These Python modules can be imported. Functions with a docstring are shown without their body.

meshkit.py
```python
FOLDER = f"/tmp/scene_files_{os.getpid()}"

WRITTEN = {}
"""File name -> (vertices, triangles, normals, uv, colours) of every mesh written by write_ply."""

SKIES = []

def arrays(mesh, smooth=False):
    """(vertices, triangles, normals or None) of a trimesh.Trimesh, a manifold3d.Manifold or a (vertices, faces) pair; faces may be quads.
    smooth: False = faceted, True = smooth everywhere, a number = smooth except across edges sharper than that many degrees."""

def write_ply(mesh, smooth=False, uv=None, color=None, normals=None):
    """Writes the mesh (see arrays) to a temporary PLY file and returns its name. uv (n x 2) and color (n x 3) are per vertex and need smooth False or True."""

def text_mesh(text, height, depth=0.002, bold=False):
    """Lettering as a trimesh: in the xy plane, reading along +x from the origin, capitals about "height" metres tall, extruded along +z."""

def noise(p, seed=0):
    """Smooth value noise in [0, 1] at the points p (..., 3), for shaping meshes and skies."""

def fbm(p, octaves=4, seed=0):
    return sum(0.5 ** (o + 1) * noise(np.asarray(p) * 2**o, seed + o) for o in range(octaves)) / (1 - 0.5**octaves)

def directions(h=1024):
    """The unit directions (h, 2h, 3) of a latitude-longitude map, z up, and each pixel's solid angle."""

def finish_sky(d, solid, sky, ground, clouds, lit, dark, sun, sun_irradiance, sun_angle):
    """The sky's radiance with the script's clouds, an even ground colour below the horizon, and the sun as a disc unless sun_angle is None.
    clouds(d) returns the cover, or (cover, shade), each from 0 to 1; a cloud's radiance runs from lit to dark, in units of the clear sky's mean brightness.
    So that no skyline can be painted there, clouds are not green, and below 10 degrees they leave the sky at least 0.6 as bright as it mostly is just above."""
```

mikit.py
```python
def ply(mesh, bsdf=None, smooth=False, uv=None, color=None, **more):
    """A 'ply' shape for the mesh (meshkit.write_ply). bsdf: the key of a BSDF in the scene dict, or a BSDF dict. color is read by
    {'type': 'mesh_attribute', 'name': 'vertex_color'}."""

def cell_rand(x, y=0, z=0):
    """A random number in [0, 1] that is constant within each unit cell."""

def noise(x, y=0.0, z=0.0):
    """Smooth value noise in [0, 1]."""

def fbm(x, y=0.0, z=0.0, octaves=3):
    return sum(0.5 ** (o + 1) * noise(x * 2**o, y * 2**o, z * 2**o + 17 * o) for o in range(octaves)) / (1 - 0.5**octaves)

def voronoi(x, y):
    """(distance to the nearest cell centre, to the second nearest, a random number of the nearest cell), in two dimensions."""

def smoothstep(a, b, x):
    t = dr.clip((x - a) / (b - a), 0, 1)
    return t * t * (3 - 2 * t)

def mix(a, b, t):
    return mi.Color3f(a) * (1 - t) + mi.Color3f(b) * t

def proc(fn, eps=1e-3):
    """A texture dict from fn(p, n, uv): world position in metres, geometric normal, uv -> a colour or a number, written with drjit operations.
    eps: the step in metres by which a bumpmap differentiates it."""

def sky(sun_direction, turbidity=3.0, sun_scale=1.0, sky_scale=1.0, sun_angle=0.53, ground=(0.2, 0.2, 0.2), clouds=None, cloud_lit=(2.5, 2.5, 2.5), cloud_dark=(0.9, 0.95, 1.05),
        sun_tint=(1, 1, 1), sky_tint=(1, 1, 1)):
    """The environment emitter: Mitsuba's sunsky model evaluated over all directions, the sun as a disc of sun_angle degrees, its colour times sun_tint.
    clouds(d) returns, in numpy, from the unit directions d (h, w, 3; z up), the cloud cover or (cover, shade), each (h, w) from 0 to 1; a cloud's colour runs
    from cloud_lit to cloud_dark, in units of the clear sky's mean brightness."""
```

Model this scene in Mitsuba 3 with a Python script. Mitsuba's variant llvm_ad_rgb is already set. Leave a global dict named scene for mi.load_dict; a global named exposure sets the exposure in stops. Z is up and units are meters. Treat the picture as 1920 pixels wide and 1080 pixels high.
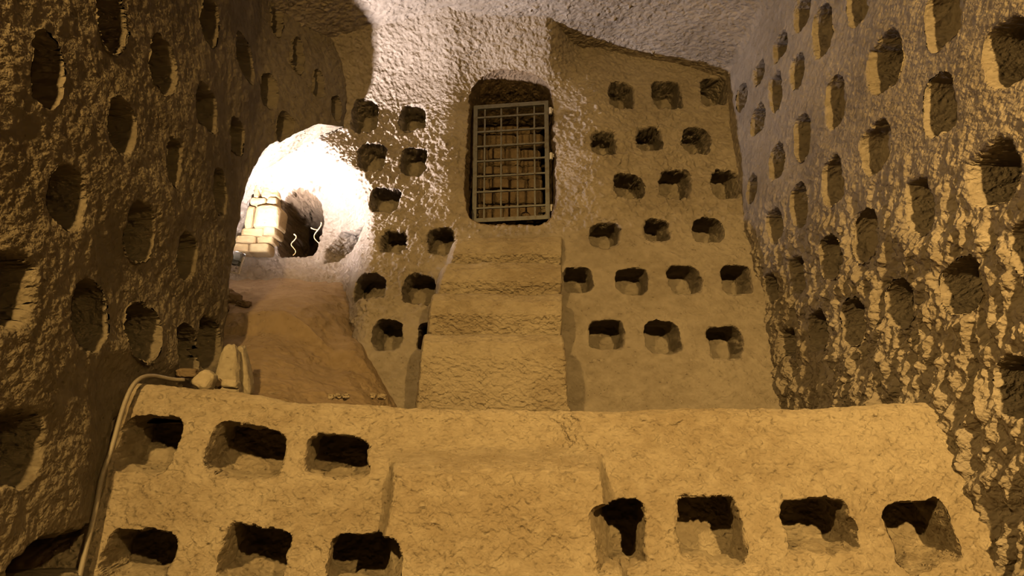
import math, random
import numpy as np, trimesh
import drjit as dr
import mitsuba as mi
import mikit, meshkit
from mikit import proc, noise as dnoise, fbm as dfbm, smoothstep as dss, mix as dmix

T = mi.ScalarTransform4f
scene, labels = {}, {}
UP = 1.6            # eye height above the floor; the geometry below is written relative to the eye

# ---------------------------------------------------------------- camera, lamps, exposure
PITCH = math.radians(13.4)
exposure = 0.0
scene['camera'] = {'type': 'perspective', 'fov': 73.74, 'fov_axis': 'x', 'near_clip': 0.05, 'far_clip': 100.0,
                   'to_world': T().look_at(origin=[0, 0, UP], target=[0, math.cos(PITCH), UP + math.sin(PITCH)], up=[0, 0, 1])}
WARM = np.array([1.0, 0.625, 0.195])
LAMP_R = dict(pos=(1.7, -1.5, 2.2), aim=(2.15, -0.63, 1.87), rgb=WARM * 16000)
LAMP_L = dict(pos=(-1.55, -0.4, 2.3), aim=(-1.40, 0.6, 1.9), rgb=WARM * 5600)
LAMP_A = dict(pos=(-2.48, 5.9, 1.71), n=(0.22, 0.0, 0.975), rgb=np.array([1.0, 0.88, 0.87]) * 21000)

#LAMPSW
# ---------------------------------------------------------------- helpers
def ss(a, b, x):
    t = np.clip((x - a) / (b - a), 0, 1)
    return t * t * (3 - 2 * t)

def nz(p, f, seed=0):
    f = np.asarray(f, float)
    return meshkit.noise(np.asarray(p) * f, seed) - 0.5

def fb(p, f, octaves=3, seed=0):
    f = np.asarray(f, float)
    return meshkit.fbm(np.asarray(p) * f, octaves, seed) - 0.5

def ref(b):
    return {'type': 'ref', 'id': b}

def emit(key, v, f, bsdf, n=None, smooth=False):
    v = np.asarray(v, float) + [0, 0, UP]
    if n is not None:
        scene[key] = {'type': 'ply', 'filename': meshkit.write_ply((v, f), False, normals=n), 'face_normals': False, 'bsdf': ref(bsdf)}
    else:
        scene[key] = mikit.ply((v, f), bsdf, smooth=smooth)
    return key

def emit_mesh(key, m, bsdf, smooth=False):
    return emit(key, m.vertices, m.faces, bsdf, smooth=smooth)

def say(key, label=None, cat=None, group=None, kind=None):
    labels[key] = {k: x for k, x in (('label', label), ('category', cat), ('group', group), ('kind', kind)) if x}

COUNT = {}
def numbered(base):
    COUNT[base] = COUNT.get(base, -1) + 1
    return base if COUNT[base] == 0 else f'{base}_{COUNT[base]:03d}'

def lines(*segs):
    """segs: (start, end, step) one after another"""
    out = []
    for a, b, h in segs:
        k = max(1, int(round((b - a) / h)))
        out.append(np.linspace(a, b, k + 1)[:-1])
    return np.concatenate(out + [[segs[-1][1]]])

# ---------------------------------------------------------------- materials
def tuff(c1, c2, c3, bump=1.0, freq=1.0):
    def colour(p, n, uv):
        a = dfbm(p.x * 2.3, p.y * 2.3, p.z * 2.3, 4)
        b = dfbm(p.x * 17 * freq, p.y * 17 * freq, p.z * 17 * freq, 3)
        s = dnoise(p.x * 75, p.y * 75, p.z * 75)
        c = dmix(c1, c2, dss(0.3, 0.72, a * 0.55 + b * 0.45))
        c = dmix(c, c3, dss(0.70, 0.86, b) * 0.6)
        c = c * (1 - 0.4 * dss(0.80, 0.95, s * 0.6 + b * 0.55))
        return c
    def height(p, n, uv):
        a = dfbm(p.x * 42, p.y * 42, p.z * 42, 4)
        return a * 0.017 * bump
    return {'type': 'twosided', 'bsdf': {'type': 'bumpmap', 'tex': proc(height, 2e-3), 'scale': 1.0,
            'bsdf': {'type': 'diffuse', 'reflectance': proc(colour)}}}

scene['tuff'] = tuff((0.197, 0.167, 0.136), (0.143, 0.118, 0.092), (0.231, 0.197, 0.163), 1.5)
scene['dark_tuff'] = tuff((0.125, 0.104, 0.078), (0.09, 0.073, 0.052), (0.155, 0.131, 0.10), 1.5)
scene['bench_tuff'] = tuff((0.224, 0.186, 0.139), (0.160, 0.126, 0.088), (0.258, 0.218, 0.170), 2.0)
scene['earth'] = tuff((0.184, 0.136, 0.090), (0.136, 0.097, 0.060), (0.218, 0.170, 0.116), 1.4)
scene['masonry'] = tuff((0.286, 0.211, 0.116), (0.231, 0.163, 0.082), (0.313, 0.245, 0.150), 1.2, 1.5)
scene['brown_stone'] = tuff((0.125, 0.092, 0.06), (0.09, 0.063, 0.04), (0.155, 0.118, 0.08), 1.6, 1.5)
scene['pale_stone'] = tuff((0.245, 0.211, 0.160), (0.190, 0.156, 0.112), (0.272, 0.238, 0.184), 0.8, 2)
def metal_colour(p, n, uv):
    return dmix((0.075, 0.073, 0.075), (0.055, 0.043, 0.034), dss(0.5, 0.75, dfbm(p.x * 30, p.y * 30, p.z * 30, 3)))
scene['grey_metal'] = {'type': 'twosided', 'bsdf': {'type': 'principled', 'base_color': proc(metal_colour), 'roughness': 0.5, 'metallic': 0.35}}
scene['dark_metal'] = {'type': 'twosided', 'bsdf': {'type': 'principled', 'base_color': {'type': 'rgb', 'value': [0.06, 0.065, 0.06]}, 'roughness': 0.5, 'metallic': 0.2}}
scene['bright_metal'] = {'type': 'twosided', 'bsdf': {'type': 'principled', 'base_color': {'type': 'rgb', 'value': [0.55, 0.52, 0.5]}, 'roughness': 0.35, 'metallic': 0.6}}
scene['cable_rubber'] = {'type': 'twosided', 'bsdf': {'type': 'roughplastic', 'diffuse_reflectance': {'type': 'rgb', 'value': [0.18, 0.15, 0.115]}, 'alpha': 0.4}}
scene['root_bark'] = {'type': 'twosided', 'bsdf': {'type': 'diffuse', 'reflectance': {'type': 'rgb', 'value': [0.52, 0.36, 0.2]}}}
scene['lens_glow'] = {'type': 'twosided', 'bsdf': {'type': 'diffuse', 'reflectance': {'type': 'rgb', 'value': [0.7, 0.7, 0.7]}}}

# ---------------------------------------------------------------- the shapes of the rock faces (eye-relative metres)
def back_y(x, z):
    y = 5.86 + 0.2 * (np.clip(z, 0.2, 5) - 0.9)
    y = y - 0.85 * np.clip((z - 3.35) / 0.9, 0, 2) ** 1.6 * (1 - ss(0.30, 0.75, x))
    y = y - (0.12 * np.exp(-((x - 0.80) / 0.33) ** 2) + 0.07 * np.exp(-((x + 0.62) / 0.2) ** 2)) * ss(1.9, 2.5, z)
    s1 = -(x + 1.27)
    s2 = (np.minimum(2.60 - 0.91 * (x + 1.4), 3.14) - z) * 0.74
    h = np.clip(0.5 + 0.5 * (s2 - s1) / 0.25, 0, 1)
    s = s2 * (1 - h) + s1 * h - 0.25 * h * (1 - h)
    return y + 0.78 * ss(0.0, 0.55, s)

def left_x0(y, z):
    return -2.02 - 0.051 * (y - 3.7) - 0.1 * np.clip(z - 0.35, -1.2, 0.6) + 0.54 * ss(5.2, 6.4, y) * ss(2.2, 2.9, z) \
        - 0.06 * ss(3.2, 3.5, y) * ss(4.6, 4.2, y) * ss(0.55, 0.35, z) - 0.35 * ss(3.55, 3.8, y) * ss(4.9, 4.5, y) * ss(0.22, 0.05, z)

EDGE_Z = [-3, 1.0, 1.6, 2.2, 2.6, 3.0, 3.2, 3.5, 6]
EDGE_Y = [5.0, 4.98, 5.06, 5.26, 5.52, 5.92, 6.4, 7.5, 9]
def left_p(y, z):
    e = np.interp(z, EDGE_Z, EDGE_Y)
    s = np.maximum(y - e, 0)
    s1 = np.minimum(s, 0.9)
    s2 = s - s1
    yy = np.minimum(y, e) + 0.82 * s1 + 0.25 * s2
    xx = left_x0(np.minimum(y, e), z) - 0.56 * s1 - 0.95 * s2
    return np.stack([xx, yy, z + 0 * y], -1)

def right_x(y, z):
    return 2.31 - 0.051 * (y - 3.65) + 0.08 * ss(2.2, 1.2, z) * ss(4.6, 5.2, y) + 0.05 * (z - 2) * 0.4

def bench_top(x):
    return np.interp(x, [-2.6, -2.05, -1.6, -1.2, -0.5, 1.0, 1.8, 2.2, 3], [0.40, 0.37, 0.33, 0.265, 0.225, 0.215, 0.225, 0.27, 0.30])

def bench_y(x, z):
    return 3.6 + 0.45 * z

def bench_p(x, v):
    """v: height on the front up to 0; past 0 along the rounded edge and the platform behind it, in metres"""
    zt = bench_top(x)
    r = 0.07
    fz = np.minimum(v, 0) + zt - r
    y = bench_y(x, fz)
    a = np.clip(v / (r * 1.3), 0, 1) * (math.pi / 2 - 0.35)
    y = y + r * 1.2 * (np.sin(a + 0.35) - math.sin(0.35)) * (v > 0)
    z = fz + r * (np.sin(a))
    z = np.where(v > 0, fz + r * np.sin(a), fz)
    y = np.where(v > 0, bench_y(x, fz) + r * (1 - np.cos(a)) * 1.2, y)
    b = np.maximum(v - r * 1.3, 0)
    y = y + b
    zp = 0.14 - 0.0 * b
    z = z + (zp - z) * ss(0.0, 0.6, b)
    # the steps cut through the middle of the bench: a block that stands forward and a dished tread above it
    block = ss(-0.64, -0.56, x + 0.02 * np.sin(z * 9)) * (1 - ss(0.40 - 0.10 * z, 0.47 - 0.10 * z, x))
    front = np.clip(1 - ss(-0.11, 0.01, z), 0, 1)
    y = y - 0.22 * block * front * (v <= 0.3)
    dish = ss(-0.95, -0.55, x) * (1 - ss(0.20, 0.40, x + 0.1 * (z - 0.1))) * np.where(v < 0, ss(-0.06, 0.03, z), 1.0) * (1 - ss(0.0, 0.45, v))
    y = y + 0.10 * dish
    return np.stack([x + 0 * y, y, z], -1)

def ceil_z(x, y):
    return 4.14 - 0.20 * np.maximum(0, x - 1.0) ** 2 - 0.08 * np.minimum(0, x + 0.5) ** 2 - 0.9 * np.maximum(0, x - 2.2) - 0.03 * (y - 5)

BACK = [
    dict(a=1.121, b=3.532, ha=0.141, hb=0.171, d=0.437, taper=0.97, sb=0.03, n=3.9),
    dict(a=1.604, b=3.571, ha=0.157, hb=0.181, d=0.448, taper=0.97, sb=0.03, n=4.1),
    dict(a=2.092, b=3.615, ha=0.144, hb=0.172, d=0.444, taper=0.97, sb=0.03, n=4.1),
    dict(a=0.901, b=2.923, ha=0.132, hb=0.144, d=0.402, taper=0.97, sb=0.03, n=3.6),
    dict(a=1.360, b=3.019, ha=0.130, hb=0.150, d=0.457, taper=0.97, sb=0.03, n=3.8),
    dict(a=1.838, b=3.010, ha=0.136, hb=0.150, d=0.454, taper=0.97, sb=0.03, n=3.1),
    dict(a=1.116, b=2.458, ha=0.145, hb=0.135, d=0.428, taper=0.97, sb=0.03, n=3.3),
    dict(a=1.581, b=2.504, ha=0.155, hb=0.170, d=0.433, taper=0.97, sb=0.03, n=3.7),
    dict(a=2.070, b=2.501, ha=0.154, hb=0.155, d=0.401, taper=0.97, sb=0.03, n=3.3),
    dict(a=0.866, b=1.946, ha=0.142, hb=0.126, d=0.417, taper=0.97, sb=0.03, n=4.1),
    dict(a=1.352, b=1.994, ha=0.132, hb=0.125, d=0.446, taper=0.97, sb=0.03, n=3.2),
    dict(a=1.829, b=2.000, ha=0.135, hb=0.126, d=0.448, taper=0.97, sb=0.03, n=3.2),
    dict(a=0.599, b=1.497, ha=0.137, hb=0.128, d=0.437, taper=0.97, sb=0.03, n=3.2),
    dict(a=1.080, b=1.484, ha=0.142, hb=0.120, d=0.4, taper=0.97, sb=0.03, n=4.0),
    dict(a=1.558, b=1.498, ha=0.147, hb=0.149, d=0.413, taper=0.97, sb=0.03, n=3.3),
    dict(a=2.030, b=1.500, ha=0.142, hb=0.146, d=0.459, taper=0.97, sb=0.03, n=4.0),
    dict(a=0.820, b=0.986, ha=0.151, hb=0.136, d=0.417, taper=0.97, sb=0.03, n=4.2),
    dict(a=1.314, b=0.960, ha=0.151, hb=0.153, d=0.432, taper=0.97, sb=0.03, n=3.8),
    dict(a=1.845, b=0.904, ha=0.145, hb=0.154, d=0.412, taper=0.97, sb=0.03, n=4.1),
    dict(a=-1.504, b=3.304, ha=0.133, hb=0.177, d=0.441, taper=0.97, sb=0.03, n=4.2),
    dict(a=-1.000, b=3.282, ha=0.131, hb=0.144, d=0.454, taper=0.97, sb=0.03, n=3.4),
    dict(a=-1.384, b=2.815, ha=0.139, hb=0.152, d=0.422, taper=0.97, sb=0.03, n=3.2),
    dict(a=-0.959, b=2.760, ha=0.135, hb=0.155, d=0.409, taper=0.97, sb=0.03, n=3.1),
    dict(a=-1.218, b=2.329, ha=0.149, hb=0.129, d=0.418, taper=0.97, sb=0.03, n=3.7),
    dict(a=-1.093, b=1.883, ha=0.129, hb=0.124, d=0.4, taper=0.97, sb=0.03, n=3.8),
    dict(a=-0.660, b=1.880, ha=0.126, hb=0.142, d=0.42, taper=0.97, sb=0.03, n=3.4),
    dict(a=-1.311, b=1.441, ha=0.165, hb=0.122, d=0.449, taper=0.97, sb=0.03, n=3.6),
    dict(a=-0.838, b=1.420, ha=0.139, hb=0.137, d=0.419, taper=0.97, sb=0.03, n=3.6),
    dict(a=-1.665, b=1.021, ha=0.236, hb=0.154, d=0.442, taper=0.97, sb=0.03, n=3.1),
    dict(a=-1.077, b=0.974, ha=0.130, hb=0.133, d=0.459, taper=0.97, sb=0.03, n=3.0),
    dict(a=-0.705, b=0.959, ha=0.111, hb=0.119, d=0.445, taper=0.97, sb=0.03, n=4.0),
    dict(a=-1.693, b=2.058, ha=0.300, hb=0.204, d=0.42, sa=0.18, poly=[(-0.34, 0.96), (-0.9, -0.07), (-0.86, -0.89), (0.69, -0.26), (0.97, 0.22)], wob=0.5, taper=0.9, kind='hollow'),
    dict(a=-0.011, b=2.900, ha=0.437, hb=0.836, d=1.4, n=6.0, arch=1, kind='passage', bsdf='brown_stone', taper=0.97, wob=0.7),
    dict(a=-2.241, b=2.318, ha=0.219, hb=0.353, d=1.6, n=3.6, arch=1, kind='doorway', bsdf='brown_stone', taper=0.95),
]
LEFT = [
    dict(a=2.694, b=1.608, ha=0.108, hb=0.162, d=0.461, taper=0.86, n=2.8, sb=-0.03),
    dict(a=3.110, b=2.162, ha=0.127, hb=0.137, d=0.482, taper=0.86, n=2.6, sb=-0.03),
    dict(a=3.671, b=2.238, ha=0.158, hb=0.148, d=0.461, taper=0.86, n=2.3, sb=-0.03),
    dict(a=4.225, b=2.932, ha=0.138, hb=0.155, d=0.471, taper=0.86, n=2.9, sb=-0.03),
    dict(a=4.904, b=3.055, ha=0.211, hb=0.159, d=0.472, taper=0.86, n=2.8, sb=-0.03),
    dict(a=5.441, b=3.835, ha=0.057, hb=0.199, d=0.516, taper=0.86, n=2.9, sb=-0.03),
    dict(a=5.695, b=3.600, ha=0.047, hb=0.170, d=0.481, taper=0.86, n=2.5, sb=-0.03),
    dict(a=5.410, b=3.048, ha=0.103, hb=0.155, d=0.491, taper=0.86, n=2.8, sb=-0.03),
    dict(a=5.918, b=3.430, ha=0.048, hb=0.130, d=0.466, taper=0.86, n=2.7, sb=-0.03),
    dict(a=6.151, b=3.289, ha=0.071, hb=0.138, d=0.508, taper=0.86, n=2.8, sb=-0.03),
    dict(a=4.298, b=2.297, ha=0.184, hb=0.150, d=0.462, taper=0.86, n=2.9, sb=-0.03),
    dict(a=3.323, b=1.674, ha=0.136, hb=0.145, d=0.465, taper=0.86, n=2.5, sb=-0.03),
    dict(a=4.929, b=2.393, ha=0.142, hb=0.128, d=0.497, taper=0.86, n=2.9, sb=-0.03),
    dict(a=5.624, b=2.823, ha=0.079, hb=0.130, d=0.48, taper=0.86, n=2.9, sb=-0.03),
    dict(a=3.934, b=1.733, ha=0.093, hb=0.151, d=0.493, taper=0.86, n=2.5, sb=-0.03),
    dict(a=4.656, b=1.829, ha=0.138, hb=0.173, d=0.479, taper=0.86, n=2.4, sb=-0.03),
    dict(a=2.956, b=1.131, ha=0.140, hb=0.143, d=0.465, taper=0.86, n=2.4, sb=-0.03),
    dict(a=3.647, b=1.201, ha=0.155, hb=0.153, d=0.501, taper=0.86, n=2.9, sb=-0.03),
    dict(a=4.259, b=1.230, ha=0.132, hb=0.150, d=0.47, taper=0.86, n=2.3, sb=-0.03),
    dict(a=2.637, b=0.621, ha=0.129, hb=0.166, d=0.519, taper=0.86, n=2.6, sb=-0.03),
    dict(a=3.213, b=0.627, ha=0.171, hb=0.172, d=0.484, taper=0.86, n=2.4, sb=-0.03),
    dict(a=3.805, b=0.646, ha=0.194, hb=0.142, d=0.496, taper=0.86, n=2.8, sb=-0.03),
    dict(a=4.394, b=0.636, ha=0.169, hb=0.151, d=0.487, taper=0.86, n=2.6, sb=-0.03),
    dict(a=4.741, b=0.719, ha=0.197, hb=0.188, d=0.463, taper=0.86, n=2.8, sb=-0.03),
    dict(a=2.726, b=0.011, ha=0.180, hb=0.151, d=0.462, taper=0.86, n=2.6, sb=-0.03),
    dict(a=3.269, b=-0.435, ha=0.527, hb=0.087, d=0.51, taper=0.86, n=2.4, sb=-0.03),
]
RIGHT = [
    dict(a=5.129, b=3.308, ha=0.122, hb=0.107, d=0.464, taper=0.97, n=3.2),
    dict(a=5.543, b=3.321, ha=0.125, hb=0.105, d=0.458, taper=0.97, n=3.0),
    dict(a=4.866, b=2.920, ha=0.121, hb=0.139, d=0.426, taper=0.97, n=2.7),
    dict(a=5.988, b=3.330, ha=0.144, hb=0.112, d=0.429, taper=0.97, n=3.1),
    dict(a=5.263, b=2.972, ha=0.131, hb=0.167, d=0.438, taper=0.97, n=2.8),
    dict(a=5.674, b=2.922, ha=0.156, hb=0.117, d=0.48, taper=0.97, n=3.1),
    dict(a=4.900, b=2.374, ha=0.132, hb=0.175, d=0.479, taper=0.97, n=2.8),
    dict(a=5.362, b=2.369, ha=0.133, hb=0.144, d=0.449, taper=0.97, n=3.0),
    dict(a=5.881, b=2.333, ha=0.123, hb=0.130, d=0.449, taper=0.97, n=2.6),
    dict(a=5.056, b=1.864, ha=0.147, hb=0.163, d=0.444, taper=0.97, n=2.5),
    dict(a=5.521, b=1.864, ha=0.150, hb=0.142, d=0.443, taper=0.97, n=3.2),
    dict(a=4.729, b=3.360, ha=0.133, hb=0.139, d=0.168, taper=0.97, n=2.9),
    dict(a=4.473, b=3.018, ha=0.133, hb=0.191, d=0.15, taper=0.97, n=2.7),
    dict(a=4.391, b=2.385, ha=0.138, hb=0.185, d=0.134, taper=0.97, n=2.6),
    dict(a=4.523, b=1.849, ha=0.143, hb=0.171, d=0.161, taper=0.97, n=3.1),
    dict(a=4.215, b=1.357, ha=0.145, hb=0.153, d=0.144, taper=0.97, n=3.0),
    dict(a=4.687, b=1.339, ha=0.150, hb=0.154, d=0.466, taper=0.97, n=3.0),
    dict(a=3.999, b=1.865, ha=0.159, hb=0.156, d=0.157, taper=0.97, n=3.0),
    dict(a=3.800, b=2.347, ha=0.171, hb=0.167, d=0.442, taper=0.97, n=3.0),
    dict(a=4.004, b=2.921, ha=0.131, hb=0.157, d=0.141, taper=0.97, n=2.8),
    dict(a=3.262, b=2.296, ha=0.148, hb=0.153, d=0.161, taper=0.97, n=3.0),
    dict(a=3.380, b=1.825, ha=0.125, hb=0.159, d=0.438, taper=0.97, n=3.2),
    dict(a=2.897, b=1.835, ha=0.142, hb=0.161, d=0.459, taper=0.97, n=2.9),
    dict(a=3.077, b=1.299, ha=0.164, hb=0.152, d=0.421, taper=0.97, n=2.8),
    dict(a=3.637, b=1.352, ha=0.118, hb=0.165, d=0.435, taper=0.97, n=2.9),
    dict(a=5.291, b=1.368, ha=0.130, hb=0.151, d=0.448, taper=0.97, n=3.1),
    dict(a=5.813, b=1.378, ha=0.129, hb=0.138, d=0.459, taper=0.97, n=3.0),
    dict(a=5.559, b=0.862, ha=0.149, hb=0.140, d=0.441, taper=0.97, n=2.9),
    dict(a=5.030, b=0.870, ha=0.182, hb=0.140, d=0.464, taper=0.97, n=3.1),
    dict(a=4.443, b=0.835, ha=0.143, hb=0.144, d=0.441, taper=0.97, n=3.1),
    dict(a=3.931, b=0.831, ha=0.125, hb=0.131, d=0.472, taper=0.97, n=3.0),
    dict(a=3.412, b=0.816, ha=0.141, hb=0.139, d=0.479, taper=0.97, n=3.2),
    dict(a=3.145, b=0.277, ha=0.140, hb=0.138, d=0.451, taper=0.97, n=2.8),
    dict(a=2.953, b=0.895, ha=0.097, hb=0.124, d=0.43, taper=0.97, n=3.1),
]
BENCH = [
    dict(a=-1.883, b=-0.248, ha=0.160, hb=0.142, sa=-0.06, d=0.436, taper=0.96, n=5.2),
    dict(a=-1.366, b=-0.223, ha=0.198, hb=0.131, sa=-0.06, d=0.421, taper=0.96, n=5.6),
    dict(a=-0.886, b=-0.211, ha=0.160, hb=0.105, sa=-0.06, d=0.424, taper=0.96, n=4.8),
    dict(a=-1.738, b=-0.753, ha=0.161, hb=0.117, sa=-0.06, d=0.427, taper=0.96, n=5.4),
    dict(a=-1.206, b=-0.672, ha=0.162, hb=0.123, sa=-0.06, d=0.42, taper=0.96, n=5.1),
    dict(a=-0.675, b=-0.655, ha=0.180, hb=0.106, sa=-0.06, d=0.417, taper=0.96, n=5.7),
    dict(a=0.496, b=-0.522, ha=0.141, hb=0.142, sa=0.05, d=0.418, taper=0.96, n=5.6),
    dict(a=0.950, b=-0.509, ha=0.162, hb=0.146, sa=0.05, d=0.382, taper=0.96, n=4.7),
    dict(a=1.469, b=-0.502, ha=0.168, hb=0.121, sa=0.05, d=0.406, taper=0.96, n=5.5),
    dict(a=1.954, b=-0.553, ha=0.150, hb=0.140, sa=0.05, d=0.393, taper=0.96, n=5.5),
]


# ---------------------------------------------------------------- a rock face as one grid, its hollows cut out as parts of their own
def radial(a, b, c):
    """distance measure of a hollow: < 1 inside its rim"""
    da, db = (a - c['a']) / c['ha'], (b - c['b']) / c['hb']
    k = c.get('n', 3.4)
    if 'poly' in c:
        p = np.array(c['poly'])
        e = np.roll(p, -1, axis=0) - p
        m = np.stack([e[:, 1], -e[:, 0]], 1)
        h = (m * p).sum(1)
        return np.maximum.reduce([(m[i, 0] * da + m[i, 1] * db) / h[i] for i in range(len(p))])
    if c.get('arch'):
        db = np.where(db > 0, db * (1 + 0.16 * da * da), db)
    return (np.abs(da) ** k + np.abs(db) ** k) ** (1 / k)

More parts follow.
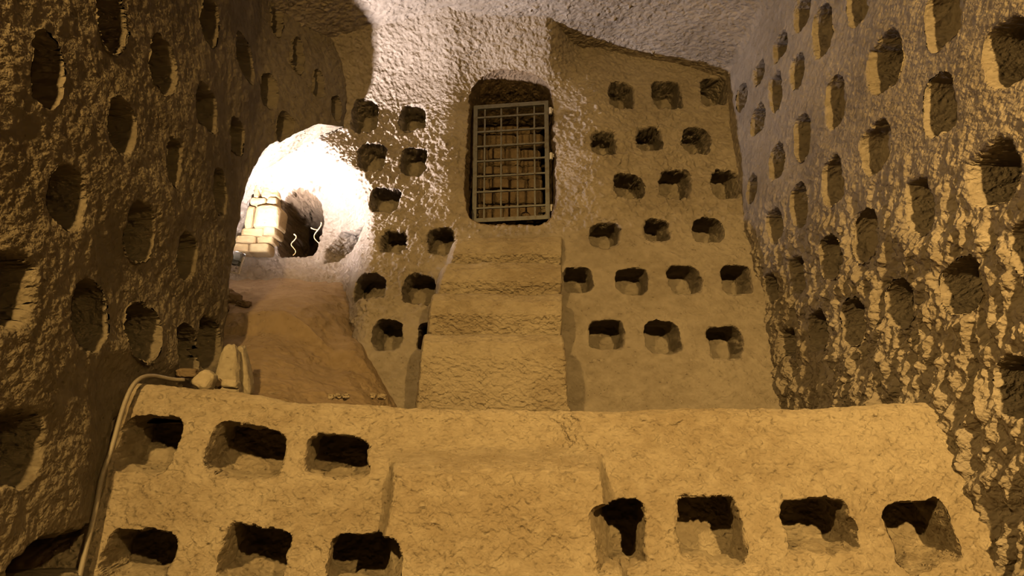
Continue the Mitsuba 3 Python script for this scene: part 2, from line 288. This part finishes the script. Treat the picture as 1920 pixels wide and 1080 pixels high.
def grid_face(name, A, B, base, out, hollows, rough, bsdf, part_bsdf=None, keep=None, split=None):
    a, b = np.meshgrid(A, B, indexing='ij')
    flat = np.stack([a, b, 0 * a], -1)
    wob_a, wob_b = 0.038 * fb(flat, 7.0, 2, 3) + 0.022 * fb(flat, 26.0, 2, 5), 0.038 * fb(flat, 7.0, 2, 9) + 0.022 * fb(flat, 26.0, 2, 6)
    prox = np.ones_like(a)
    depth, ids, sh_a, sh_b, na, nb = np.zeros_like(a), np.full(a.shape, -1), np.zeros_like(a), np.zeros_like(a), a.copy(), b.copy()
    for i, c in enumerate(hollows):
        ra, rb = c['ha'] * 1.5 + 0.05, c['hb'] * 1.5 + 0.05
        ia = slice(*np.searchsorted(A, [c['a'] - ra, c['a'] + ra]))
        ib = slice(*np.searchsorted(B, [c['b'] - rb, c['b'] + rb]))
        aa, bb = a[ia, ib], b[ia, ib]
        if aa.size == 0:
            continue
        q = radial(aa + wob_a[ia, ib] * c.get('wob', 1), bb + wob_b[ia, ib] * c.get('wob', 1), c)
        inside = q < 1
        prox[ia, ib] = np.minimum(prox[ia, ib], ss(0.95, 1.5, q))
        taper = c.get('taper', 0.90)
        s = np.clip((q - 0.5) / 0.5, 0, 1)
        qn = np.where(q < 0.5, q / 0.5 * taper, taper + (1 - taper) * (0.35 * s + 0.65 * s ** 5))
        d = np.where(q < 0.5, 1 - 0.10 * (q / 0.5) ** 2, 0.90 * (1 - s ** 1.25))
        k = np.where(inside, qn / np.maximum(q, 1e-6), 1)
        na[ia, ib] = np.where(inside, c['a'] + (aa - c['a']) * k, na[ia, ib])
        nb[ia, ib] = np.where(inside, c['b'] + (bb - c['b']) * k, nb[ia, ib])
        depth[ia, ib] = np.where(inside, d * c['d'], depth[ia, ib])
        sh_a[ia, ib] = np.where(inside, d * c.get('sa', 0), sh_a[ia, ib])
        sh_b[ia, ib] = np.where(inside, d * c.get('sb', 0), sh_b[ia, ib])
        ids[ia, ib] = np.where(q < 1.02, i, ids[ia, ib])
    P = base(na + sh_a, nb + sh_b) + depth[..., None] * np.asarray(out, float)
    def normals(P):
        n = np.cross(np.gradient(P, axis=0), np.gradient(P, axis=1))
        n /= np.maximum(np.linalg.norm(n, axis=-1, keepdims=True), 1e-12)
        return n
    n = normals(P)
    flip = np.sign((n.reshape(-1, 3) @ np.asarray(out, float)).sum()) > 0
    n = -n if flip else n
    P = P + n * rough(P, depth, prox)[..., None]
    n = normals(P)
    n = -n if flip else n
    I = np.arange(a.size).reshape(a.shape)
    quads = np.stack([I[:-1, :-1], I[1:, :-1], I[1:, 1:], I[:-1, 1:]], -1).reshape(-1, 4)
    if flip:
        quads = quads[:, ::-1]
    qid = ids.reshape(-1)[quads]
    q_id = np.where((qid == qid[:, :1]).all(1), qid[:, 0], -1)
    Pf, nf = P.reshape(-1, 3), n.reshape(-1, 3)
    if keep is not None:
        ok = keep(Pf[quads].mean(1), np.stack([a.reshape(-1)[quads].mean(1), b.reshape(-1)[quads].mean(1)], -1))
        quads, q_id = quads[ok], q_id[ok]
    def put(key, qs, bs):
        used, inv = np.unique(qs, return_inverse=True)
        inv = inv.reshape(qs.shape)
        emit(key, Pf[used], np.vstack([inv[:, [0, 1, 2]], inv[:, [0, 2, 3]]]), bs, n=nf[used])
    rest = q_id < 0
    if split is not None:
        which = split(np.stack([a.reshape(-1)[quads].mean(1), b.reshape(-1)[quads].mean(1)], -1), Pf[quads].mean(1))
        for key in [k for k in dict.fromkeys(which) if k]:
            put(key, quads[rest & (which == key)], bsdf)
        rest = rest & (which == '')
    put(name, quads[rest], bsdf)
    for i, c in enumerate(hollows):
        m = q_id == i
        if m.sum() < 8:
            continue
        key = numbered(name + '__' + c.get('kind', 'niche'))
        put(key, quads[m], c.get('bsdf', part_bsdf or bsdf))
    return name

# ---------------------------------------------------------------- the rock faces
def rough_back(P, d, q):
    x, z = P[..., 0], P[..., 2]
    up = np.clip(ss(-1.2, -1.5, x) * ss(1.0, 1.4, z) + ss(1.7, 2.5, z) + (1 - ss(-0.9, -0.5, x)) * ss(0.7, 1.4, z), 0, 1) * (1 - 0.0 * x)
    out = 0.05 * fb(P, 1.6, 2, 1) + 0.016 * fb(P, 6, 2, 2)
    r = fb(P, (26, 26, 15), 3, 4)
    patch = ss(-0.10, 0.12, fb(P, 3.2, 2, 8))
    crust = up * (1 - 0.85 * ss(3.25, 3.65, z))
    out = out + (0.008 + 0.020 * up + crust * 0.050 * patch) * r + (0.003 + 0.009 * up) * nz(P, 60, 5)
    return out

def rough_side(P, d, q):
    return 0.09 * fb(P, 1.4, 2, 11) + 0.032 * fb(P, (6, 6, 4), 3, 12) + 0.022 * fb(P, (22, 22, 14), 3, 13) + 0.005 * nz(P, 75, 14)

def rough_right(P, d, q):
    y, z = P[..., 1], P[..., 2]
    low = 1 - ss(1.2, 2.1, z + 0.25 * (y - 4.5) * (-1))
    near = 1 - ss(2.4, 3.4, y)
    base = 0.07 * fb(P, 1.4, 2, 21) + 0.02 * fb(P, 6, 2, 22) + 0.016 * fb(P, 24, 3, 23) + 0.006 * nz(P, 75, 26)
    gq = np.stack([P[..., 0], P[..., 1] + 0.3 * P[..., 2], P[..., 2]], -1)
    gouge = 0.6 * (0.30 - np.abs(2 * nz(gq, (12, 13, 3.2), 24))) + 0.8 * fb(gq, (24, 28, 11), 4, 27)
    lump = fb(P, 13, 3, 25)
    return base + low * (0.15 * gouge * (0.12 + 0.88 * q) + 0.035 * lump * (0.4 + 0.6 * q) + 0.02 * nz(P, (60, 60, 40), 28)) + near * (1 - low) * 0.03 * lump

def rough_bench(P, d, q):
    return 0.04 * fb(P, 2.2, 2, 31) + 0.016 * fb(P, 8, 2, 32) + 0.014 * fb(P, 26, 3, 33) + 0.005 * nz(P, 80, 35) + (d > 0.01) * 0.035 * fb(P, 14, 3, 34)

def rough_ceiling(P, d, q):
    pit = nz(P, 17, 43)
    return 0.08 * fb(P, 1.3, 2, 41) + 0.03 * fb(P, 19, 3, 42) + 0.008 * nz(P, 70, 44) + 0.25 * np.clip(pit - 0.36, 0, 1)

def rough_step(P, d, q):
    return 0.03 * fb(P, 2.5, 2, 51) + 0.012 * fb(P, 9, 2, 52) + 0.008 * fb(P, 30, 3, 53) + 0.004 * nz(P, 80, 55)

def rough_earth(P, d, q):
    return 0.09 * fb(P, 2.5, 3, 61) + 0.05 * fb(P, 11, 3, 62)

grid_face('wall_back', lines((-3.3, 2.55, 0.0085)), lines((0.0, 4.45, 0.0085)),
          lambda a, b: np.stack([a, back_y(a, b), b], -1), (0, 1, 0), BACK, rough_back, 'tuff')
say('wall_back', 'far tuff wall pierced by rows of square pigeon niches, around a gated opening and bright alcove', 'wall', kind='structure')

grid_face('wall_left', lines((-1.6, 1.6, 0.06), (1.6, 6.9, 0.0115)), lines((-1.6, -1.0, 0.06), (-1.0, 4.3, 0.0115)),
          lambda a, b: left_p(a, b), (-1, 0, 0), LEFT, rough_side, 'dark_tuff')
say('wall_left', 'rough dim tuff wall on the left full of dark tall niches, ending at the lit alcove', 'wall', kind='structure')

grid_face('wall_right', lines((-1.6, 1.6, 0.06), (1.6, 3.7, 0.0072), (3.7, 6.5, 0.0105)), lines((-1.6, -1.0, 0.06), (-1.0, 4.2, 0.0105)),
          lambda a, b: np.stack([right_x(a, b), a, b], -1), (1, 0, 0), RIGHT, rough_right, 'tuff')
say('wall_right', 'honeycombed tuff wall on the right, smooth and pale above, deeply gouged below', 'wall', kind='structure')

grid_face('ceiling', lines((-3.0, 2.7, 0.012)), lines((-1.6, 4.0, 0.06), (4.0, 6.9, 0.012)),
          lambda a, b: np.stack([a, b, ceil_z(a, b)], -1), (0, 0, 1), [], rough_ceiling, 'tuff')
say('ceiling', 'pitted tuff ceiling, pale where the alcove lamp reaches it', 'ceiling', kind='structure')

grid_face('floor', lines((-2.6, 2.9, 0.05)), lines((-1.6, 3.6, 0.05)),
          lambda a, b: np.stack([a, b, -1.6 + 0 * a], -1), (0, 0, -1), [], rough_step, 'bench_tuff')
say('floor', 'trodden earth-brown cave floor in front of the rock bench', 'floor', kind='structure')

def bench_split(ab, P):
    x, v, z = ab[:, 0], ab[:, 1], P[:, 2]
    lower = (x > -0.60) & (x < 0.44 - 0.1 * np.minimum(z, 0)) & (z < -0.035) & (v < 0)
    upper = (x > -0.75) & (x < 0.32) & (z >= -0.035) & (v < 0.04)
    return np.where(lower, 'rock_staircase__step', np.where(upper, 'rock_staircase__step_001', '')).astype(object)

COUNT['rock_staircase__step'] = 1
grid_face('rock_bench', lines((-2.5, 2.75, 0.0075)), lines((-1.85, -1.0, 0.05), (-1.0, 0.12, 0.0075), (0.12, 2.9, 0.045)),
          bench_p, (0, 1, 0), BENCH, rough_bench, 'bench_tuff', split=bench_split)
say('rock_bench', 'broad smooth tuff bench across the foreground with two rows of deep niches in its front', 'rock bench', kind='structure')

# the upper flight: profile of risers and treads, one part per step
RIS = [(5.2, 0.05, 0.893), (5.43, 0.893, 1.269), (5.65, 1.269, 1.593), (5.87, 1.593, 1.90)]
prof = []
for y0, z0, z1 in RIS:
    prof += [(y0 + 0.07, z0), (y0, z1 - 0.19), (y0 + 0.03, z1 - 0.08), (y0 + 0.075, z1 - 0.02), (y0 + 0.13, z1)]
prof += [(6.5, 1.93)]
prof = np.array(prof)
arc = np.concatenate([[0], np.cumsum(np.linalg.norm(np.diff(prof, axis=0), axis=1))])
cut = [arc[5 * k + 5] - 0.03 for k in range(3)]
def step_p(a, v):
    y, z = np.interp(v, arc, prof[:, 0]), np.interp(v, arc, prof[:, 1])
    lo = np.interp(z, [0.2, 0.9, 1.25, 1.6, 1.9], [-0.74, -0.70, -0.66, -0.56, -0.50])
    hi = np.interp(z, [0.2, 0.35, 0.9, 1.9], [0.50, 0.43, 0.40, 0.46])
    side = np.maximum(ss(0.02, -0.16 - 0.18 * ss(1.2, 1.6, z), a - lo), ss(-0.01, 0.06, a - hi))
    w = fb(np.stack([a, z, 0 * a], -1), (2.6, 1.2, 1), 3, 57)
    return np.stack([a, y + side * 1.3, z + 0.045 * w - 0.15 * side * ss(1.2, 1.7, z)], -1)
def step_split(ab, P):
    k = np.searchsorted(cut, ab[:, 1])
    return np.array(['rock_staircase__step_002', 'rock_staircase__step_003', 'rock_staircase__step_004', 'rock_staircase__step_005'], object)[k]
def stairs():
    A, B = lines((-1.05, 0.62, 0.0085)), lines((0, arc[-1], 0.0085))
    grid_face('rock_staircase__shoulder', A, B, step_p, (0, 1, 0), [], rough_step, 'bench_tuff',
              split=lambda ab, P: np.where((ab[:, 0] < np.interp(P[:, 2], [0.2, 0.9, 1.25, 1.6, 1.9], [-0.76, -0.72, -0.68, -0.60, -0.54])), '', step_split(ab, P)).astype(object))
stairs()
say('rock_staircase', 'worn rock-cut stair climbing from the bench to the barred opening', 'staircase', kind='structure')

# dirt ramp into the alcove
def ramp_z(x, y):
    pr = np.interp(y, [3.9, 4.55, 5.05, 5.45, 5.56, 5.62, 6.15, 6.8, 7.4], [0.15, 0.24, 0.56, 0.84, 0.92, 1.13, 1.40, 1.70, 1.80])
    k = 1 - ss(-2.0, -0.65, x - 0.12 * (y - 5.5) + 0.25 * fb(np.stack([x, y, 0 * x], -1), 2.0, 2, 77))
    z = 0.12 + (pr - 0.12) * k
    return z + 0.28 * ss(0.7, 0.0, back_y(x, z + 0.25) - y) ** 1.5 * ss(-0.9, -1.3, x) * ss(-2.3, -1.8, x) * ss(6.1, 5.6, y)
grid_face('earth_ramp', lines((-3.4, -0.6, 0.0115)), lines((3.9, 7.3, 0.0115)),
          lambda a, b: np.stack([a, b, ramp_z(a, b)], -1), (0, 0, -1), [], rough_earth, 'earth')
say('earth_ramp', 'reddish dirt slope rising from the bench into the lit alcove', 'dirt ramp', kind='structure')

# ---------------------------------------------------------------- stones
def stone(key, centre, size, bsdf, seed, rot=0.0, tilt=0.0, sub=3, square=0.6, jag=0.18, taper=0.0):
    m = trimesh.creation.icosphere(subdivisions=sub)
    v = np.array(m.vertices)
    v = np.sign(v) * np.abs(v) ** square
    v /= np.abs(v).max()
    v = v * (1 + jag * (2 * meshkit.fbm(v * 1.6 + seed * 7.3, 3, seed) - 1)[:, None])
    v[:, :2] *= (1 - taper * (v[:, 2:] + 1) / 2)
    v = v * np.asarray(size) / 2
    R = trimesh.transformations.euler_matrix(0, tilt, rot)[:3, :3]
    emit(key, v @ R.T + np.asarray(centre), m.faces, bsdf, smooth=40)

def at(px, py, y):
    """the point at distance y ahead that the photograph shows at this pixel"""
    u, v = (px - 960) / 1280, (540 - py) / 1280
    f, w = math.cos(PITCH) - v * math.sin(PITCH), v * math.cos(PITCH) + math.sin(PITCH)
    return np.array([u / f * y, y, w / f * y])

# ---------------------------------------------------------------- lamps
def frame_of(n):
    n = np.asarray(n, float) / np.linalg.norm(n)
    x = np.cross([0, 1, 0] if abs(n[1]) < 0.05 else [0, 0, 1], n); x /= np.linalg.norm(x)
    return np.column_stack([x, np.cross(n, x), n])

def put_local(m, R, pos):
    m = m.copy()
    m.vertices = m.vertices @ R.T + np.asarray(pos)
    return m

def floodlight(name, pos, n, rgb, w, h, dome, label, added_visors=None):
    R = frame_of(n)
    body = trimesh.creation.box((w * 1.35, h * 1.35, 0.05))
    body.apply_translation((0, 0, -0.03))
    fins = [trimesh.creation.box((w * 1.1, 0.008, 0.04), trimesh.transformations.translation_matrix((0, t * h, -0.07))) for t in (-0.45, -0.15, 0.15, 0.45)]
    emit_mesh(name + '__housing', put_local(trimesh.util.concatenate([body] + fins), R, pos), 'dark_metal')
    g = np.linspace(-1, 1, 9)
    a, b = np.meshgrid(g, g, indexing='ij')
    v = np.stack([a * w / 2, b * h / 2, 0.004 + dome * (1 - a ** 2) * (1 - b ** 2)], -1).reshape(-1, 3)
    I = np.arange(81).reshape(9, 9)
    f = np.stack([I[:-1, :-1], I[1:, :-1], I[1:, 1:], I[:-1, 1:]], -1).reshape(-1, 4)
    emit(name + '__lens', v @ R.T + np.asarray(pos), f, 'lens_glow')
    scene[name + '__lens']['emitter'] = {'type': 'area', 'radiance': {'type': 'rgb', 'value': [float(c) for c in rgb]}}
    u = [trimesh.creation.box((0.012, 0.02, 0.16), trimesh.transformations.translation_matrix((s * w * 0.75, 0, -0.08))) for s in (-1, 1)]
    u.append(trimesh.creation.box((w * 1.5, 0.02, 0.012), trimesh.transformations.translation_matrix((0, 0, -0.16))))
    emit_mesh(name + '__bracket', put_local(trimesh.util.concatenate(u), R, pos), 'bright_metal')
    for side, hv in (added_visors or {}).items():  # plates invented for these lamps, added to keep their light off chosen surfaces
        if side in ('x', '-x'):
            sx = 1 if side == 'x' else -1
            m = trimesh.creation.box((0.003, h * 1.3, hv + 0.02), trimesh.transformations.translation_matrix((sx * (w / 2 + 0.005), 0, hv / 2 - 0.01)))
        else:
            m = trimesh.creation.box((w * 1.3, 0.003, hv + 0.02), trimesh.transformations.translation_matrix((0, side * (h / 2 + 0.005), hv / 2 - 0.01)))
        emit_mesh(numbered(name + '__added_visor'), put_local(m, R, pos), 'grey_metal')
    say(name, label, 'lamp')

def aim(L): return np.array(L['aim']) - np.array(L['pos'])
floodlight('floodlight', LAMP_A['pos'], LAMP_A['n'], LAMP_A['rgb'], 0.10, 0.07, 0.032, 'small glowing floodlight on the alcove ledge behind the left wall edge', {-1: 0.026, 1: 0.035, 'x': 0.03})
floodlight('wall_lamp', LAMP_R['pos'], aim(LAMP_R), LAMP_R['rgb'], 0.16, 0.12, 0.0, 'warm floodlight high beside the right wall, out of the picture', {'x': 0.072, 1: 0.09})
floodlight('wall_lamp_001', LAMP_L['pos'], aim(LAMP_L), LAMP_L['rgb'], 0.16, 0.12, 0.0, 'warm floodlight beside the left wall, out of the picture', {'-x': 0.06, 1: 0.05})

# ---------------------------------------------------------------- the barred gate, ajar in its opening
def bar(p, q, w, d, bevel=0.0015):
    """a square bar from p to q (in the gate's plane: x across, z up), w wide, d deep"""
    p, q = np.asarray(p, float), np.asarray(q, float)
    L = np.linalg.norm(q - p)
    m = trimesh.creation.box((w, d, L))
    ang = math.atan2(q[0] - p[0], q[2] - p[2])
    m.apply_transform(trimesh.transformations.rotation_matrix(ang, (0, 1, 0)))
    m.apply_translation((p + q) / 2)
    return m

GW, GH = 0.775, 1.275
GATE = trimesh.transformations.translation_matrix((0.373, 6.36, 2.205)) @ trimesh.transformations.rotation_matrix(-0.14, (0, 0, 1)) @ trimesh.transformations.translation_matrix((-GW, 0, 0))
def gate_part(part, ms, mat='grey_metal'):
    m = trimesh.util.concatenate(ms)
    m.apply_transform(GATE)
    emit_mesh(numbered('barred_gate__' + part), m, mat)
F = 0.042
gate_part('frame', [bar((F / 2, 0, 0), (F / 2, 0, GH), F, 0.04), bar((GW - F / 2, 0, 0), (GW - F / 2, 0, GH), F, 0.04),
                    bar((F, 0, F / 2), (GW - F, 0, F / 2), F, 0.04), bar((F, 0, GH - F / 2), (GW - F, 0, GH - F / 2), F, 0.04)])
for t in (0.15, 0.37, 0.587, 0.81):
    gate_part('upright_bar', [bar((t * GW, 0.006, F), (t * GW, 0.006, GH - F), 0.016, 0.016)])
for t in (0.108, 0.234, 0.36, 0.487, 0.617, 0.748, 0.883):
    gate_part('crossbar', [bar((F, -0.006, GH * (1 - t)), (GW - F, -0.006, GH * (1 - t)), 0.018, 0.018)])
for zz in (GH * 0.91, GH * 0.52, GH * 0.09):
    knuckle = trimesh.creation.cylinder(0.018, 0.07, sections=14)
    knuckle.apply_translation((GW + 0.02, -0.01, zz))
    strap = trimesh.creation.box((0.06, 0.012, 0.035)); strap.apply_translation((GW + 0.045, 0, zz + 0.01))
    gate_part('hinge', [knuckle, strap], 'bright_metal')
say('barred_gate', 'grey iron grid gate standing ajar in the arched opening at the top of the stair', 'gate')

# rough masonry that closes the passage behind the gate
rng = random.Random(11)
def course(thing, y, px0, px1, py0, py1, cuts, mat, thick=0.3, sq=0.38, jag=0.12):
    xs = [px0] + cuts + [px1]
    for a, b in zip(xs[:-1], xs[1:]):
        p, q = at(a, py1, y), at(b, py0, y)
        c, s = (p + q) / 2, np.abs(q - p)
        stone(numbered(thing + '__stone'), (c[0], y + thick / 2 + rng.uniform(-0.02, 0.03), c[2]), (s[0] * 1.06, thick, s[2] * 1.08), mat, rng.randint(0, 999), 0, rng.uniform(-0.04, 0.04), sub=3, square=sq, jag=jag)

W = 'wall_back'
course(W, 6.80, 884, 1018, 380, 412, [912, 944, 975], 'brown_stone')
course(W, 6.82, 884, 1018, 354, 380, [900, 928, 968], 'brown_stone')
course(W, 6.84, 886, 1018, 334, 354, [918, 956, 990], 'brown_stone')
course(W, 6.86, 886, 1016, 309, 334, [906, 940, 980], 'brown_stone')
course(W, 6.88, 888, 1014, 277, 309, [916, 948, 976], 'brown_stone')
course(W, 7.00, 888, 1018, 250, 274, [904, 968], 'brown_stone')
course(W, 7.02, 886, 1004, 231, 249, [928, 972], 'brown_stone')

for k, (px, py, w) in enumerate([(1014, 402, 0.05), (1021, 396, 0.06), (1027, 388, 0.07), (1024, 405, 0.055), (1031, 398, 0.045), (1017, 390, 0.04), (893, 403, 0.06), (985, 405, 0.09)]):
    key = numbered('pebble')
    stone(key, at(px, py, 6.62), (w, w * 1.1, w * 0.85), 'pale_stone' if k < 6 else 'brown_stone', 70 + k, k, sub=2, square=0.8)
    say(key, ['lowest left pale pebble of the heap behind the gate corner', 'middle pale pebble of the heap behind the gate corner', 'largest pale pebble, upper right of the heap behind the gate', 'lowest right pale pebble of the heap behind the gate corner', 'pale pebble tucked behind the right stile of the gate', 'topmost left pale pebble of the heap behind the gate'][k] if k < 6 else
        ('round brown stone behind the lower left corner of the gate' if k == 6 else 'flat brown stone beside the pale pebbles behind the gate'), 'pebble' if k < 6 else 'stone', 'pebbles behind the gate' if k < 6 else None)

# ---------------------------------------------------------------- the alcove: masonry pier, roots, ledge rubble
W = 'masonry_pier'
course(W, 6.74, 480, 520, 337, 346, [502], 'masonry', 0.3, 0.3, 0.1)
course(W, 6.72, 474, 521, 346, 370, [486], 'masonry', 0.3, 0.34, 0.1)
course(W, 6.74, 468, 519, 370, 384, [500], 'masonry', 0.3, 0.34, 0.1)
course(W, 6.70, 456, 523, 384, 425, [474], 'masonry', 0.34, 0.34, 0.1)
course(W, 6.72, 448, 517, 425, 441, [492], 'masonry', 0.3, 0.34, 0.1)
course(W, 6.74, 440, 510, 441, 456, [478], 'masonry', 0.3, 0.34, 0.1)
course(W, 6.72, 434, 504, 456, 474, [466], 'masonry', 0.3, 0.34, 0.1)
say(W, 'pier of stacked yellowish tuff blocks beside the dark doorway in the alcove', 'stone pier', kind='structure')

def tube(pts, radius, sides=8, taper=None):
    pts = np.asarray(pts, float)
    from scipy.interpolate import splprep, splev
    tck, _ = splprep(pts.T, s=0, k=min(3, len(pts) - 1))
    u = np.linspace(0, 1, max(12, 9 * len(pts)))
    c = np.stack(splev(u, tck), 1)
    t = np.gradient(c, axis=0); t /= np.linalg.norm(t, axis=1, keepdims=True)
    x = np.cross(t, [0.3, 0.9, 0.1]); x /= np.linalg.norm(x, axis=1, keepdims=True)
    y = np.cross(t, x)
    r = radius * (np.ones(len(u)) if taper is None else np.linspace(1, taper, len(u)))
    a = np.arange(sides) * 2 * math.pi / sides
    v = c[:, None] + r[:, None, None] * (np.cos(a)[None, :, None] * x[:, None] + np.sin(a)[None, :, None] * y[:, None])
    I = np.arange(len(u) * sides).reshape(len(u), sides)
    J = np.roll(I, -1, axis=1)
    f = np.stack([I[:-1], J[:-1], J[1:], I[1:]], -1).reshape(-1, 4)
    f = np.vstack([f[:, [0, 1, 2]], f[:, [0, 2, 3]]])
    caps = [[I[0, 0], I[0, k + 1], I[0, k]] for k in range(1, sides - 1)] + [[I[-1, 0], I[-1, k], I[-1, k + 1]] for k in range(1, sides - 1)]
    return trimesh.Trimesh(v.reshape(-1, 3), np.vstack([f, caps]), process=False)

for pts, lab in (([(551, 439), (554, 448), (546, 458), (552, 467), (549, 479)], 'curly thin root standing in the middle of the alcove doorway'),
                 ([(602, 417), (597, 430), (589, 445), (594, 452), (600, 462)], 'crooked root hanging down the right edge of the alcove doorway'),
                 ([(583, 427), (589, 430), (597, 431)], 'short straight root stub at the right of the alcove doorway')):
    key = numbered('root')
    emit_mesh(key, tube([at(a, b, float(back_y(-2.05, 2.3)) + 0.0) for a, b in pts], 0.008, 7, 0.6), 'root_bark', smooth=True)
    say(key, lab, 'root')

for k, (px, py, y, s, lab) in enumerate([(421, 552, 5.95, (0.17, 0.14, 0.12), 'dark earthy clod under the floodlight, leftmost'), (437, 560, 5.85, (0.14, 0.14, 0.10), 'dark earthy clod on the alcove ledge below the floodlight bracket'),
                                          (458, 571, 5.78, (0.13, 0.12, 0.07), 'flat dark clod at the front lip of the alcove ledge'), (418, 577, 5.60, (0.12, 0.10, 0.07), 'dark clod at the foot of the left wall edge below the floodlight')]):
    key = numbered('earth_clod')
    stone(key, at(px, py, y), s, 'brown_stone', 40 + k, k * 0.7, sub=3, square=0.75, jag=0.3)
    say(key, lab, 'clod')

# ---------------------------------------------------------------- loose stones and cable on the bench
def rock(name, px, py, y, size, mat, seed, lab, **kw):
    key = numbered(name)
    stone(key, at(px, py, y), size, mat, seed, **kw)
    say(key, lab, 'rock')
rock('rock', 386, 713, 3.86, (0.125, 0.12, 0.115), 'pale_stone', 3, 'pale angular stone, largest and leftmost of three on the bench edge', tilt=0.5, sub=3, square=0.6, taper=0.3)
rock('rock', 409, 720, 3.98, (0.045, 0.06, 0.065), 'brown_stone', 4, 'small dark round stone between the two pale stones on the bench edge', square=0.8)
rock('rock', 433, 720, 3.88, (0.095, 0.08, 0.052), 'pale_stone', 5, 'low flat pale stone, rightmost of three on the bench edge', square=0.5, tilt=0.08)
rock('leaning_rock', 428, 700, 4.55, (0.22, 0.16, 0.40), 'pale_stone', 6, 'grey pointed rock leaning upright at the foot of the left wall', taper=0.62, square=0.6, jag=0.25)
rock('leaning_rock', 459, 698, 4.70, (0.09, 0.16, 0.36), 'pale_stone', 7, 'thin grey slab leaning beside the pointed rock', taper=0.35, square=0.5, tilt=-0.22, jag=0.25)
rock('rock', 353, 700, 4.25, (0.13, 0.1, 0.06), 'brown_stone', 8, 'low brown lump in front of the double niche in the left wall')
for k, px in enumerate((621, 634, 648, 700, 716)):
    rock('rock', px, 744 - (k % 2), 4.05, (0.035 + 0.015 * (k % 3), 0.04, 0.034), 'bench_tuff', 20 + k,
         ['tiny stone on the bench edge, leftmost under the lowest niches', 'second tiny stone on the bench edge under the lowest left niche', 'third tiny stone on the bench edge under the lowest left niche', 'tiny stone on the bench edge left of the stair foot', 'tiny stone on the bench edge nearest the stair foot'][k], sub=3, square=0.8, jag=0.45, rot=k)

def on_bench(px, py, off):
    y = 3.5
    for _ in range(40):
        y = 0.5 * y + 0.5 * float(bench_y(0, at(px, py, y)[2]))
    return at(px, py, y - off)
cable = [on_bench(*p, o) for p, o in (((345, 712), -0.22), ((310, 709), -0.12), ((278, 705), 0.0), ((254, 717), 0.08), ((238, 745), 0.10), ((222, 795), 0.11), ((206, 850), 0.11), ((192, 890), 0.11), ((181, 945), 0.11), ((166, 1010), 0.11), ((148, 1085), 0.11), ((120, 1200), 0.11))]
emit_mesh('cable', tube(cable, 0.0125, 10), 'cable_rubber', smooth=True)
say('cable', 'brown cable running down the left end of the rock bench', 'cable')

say('wall_back__passage', 'dark arched passage')
say('wall_back__doorway', 'dark low doorway of the alcove')
say('wall_back__hollow', 'three-cornered hollow')
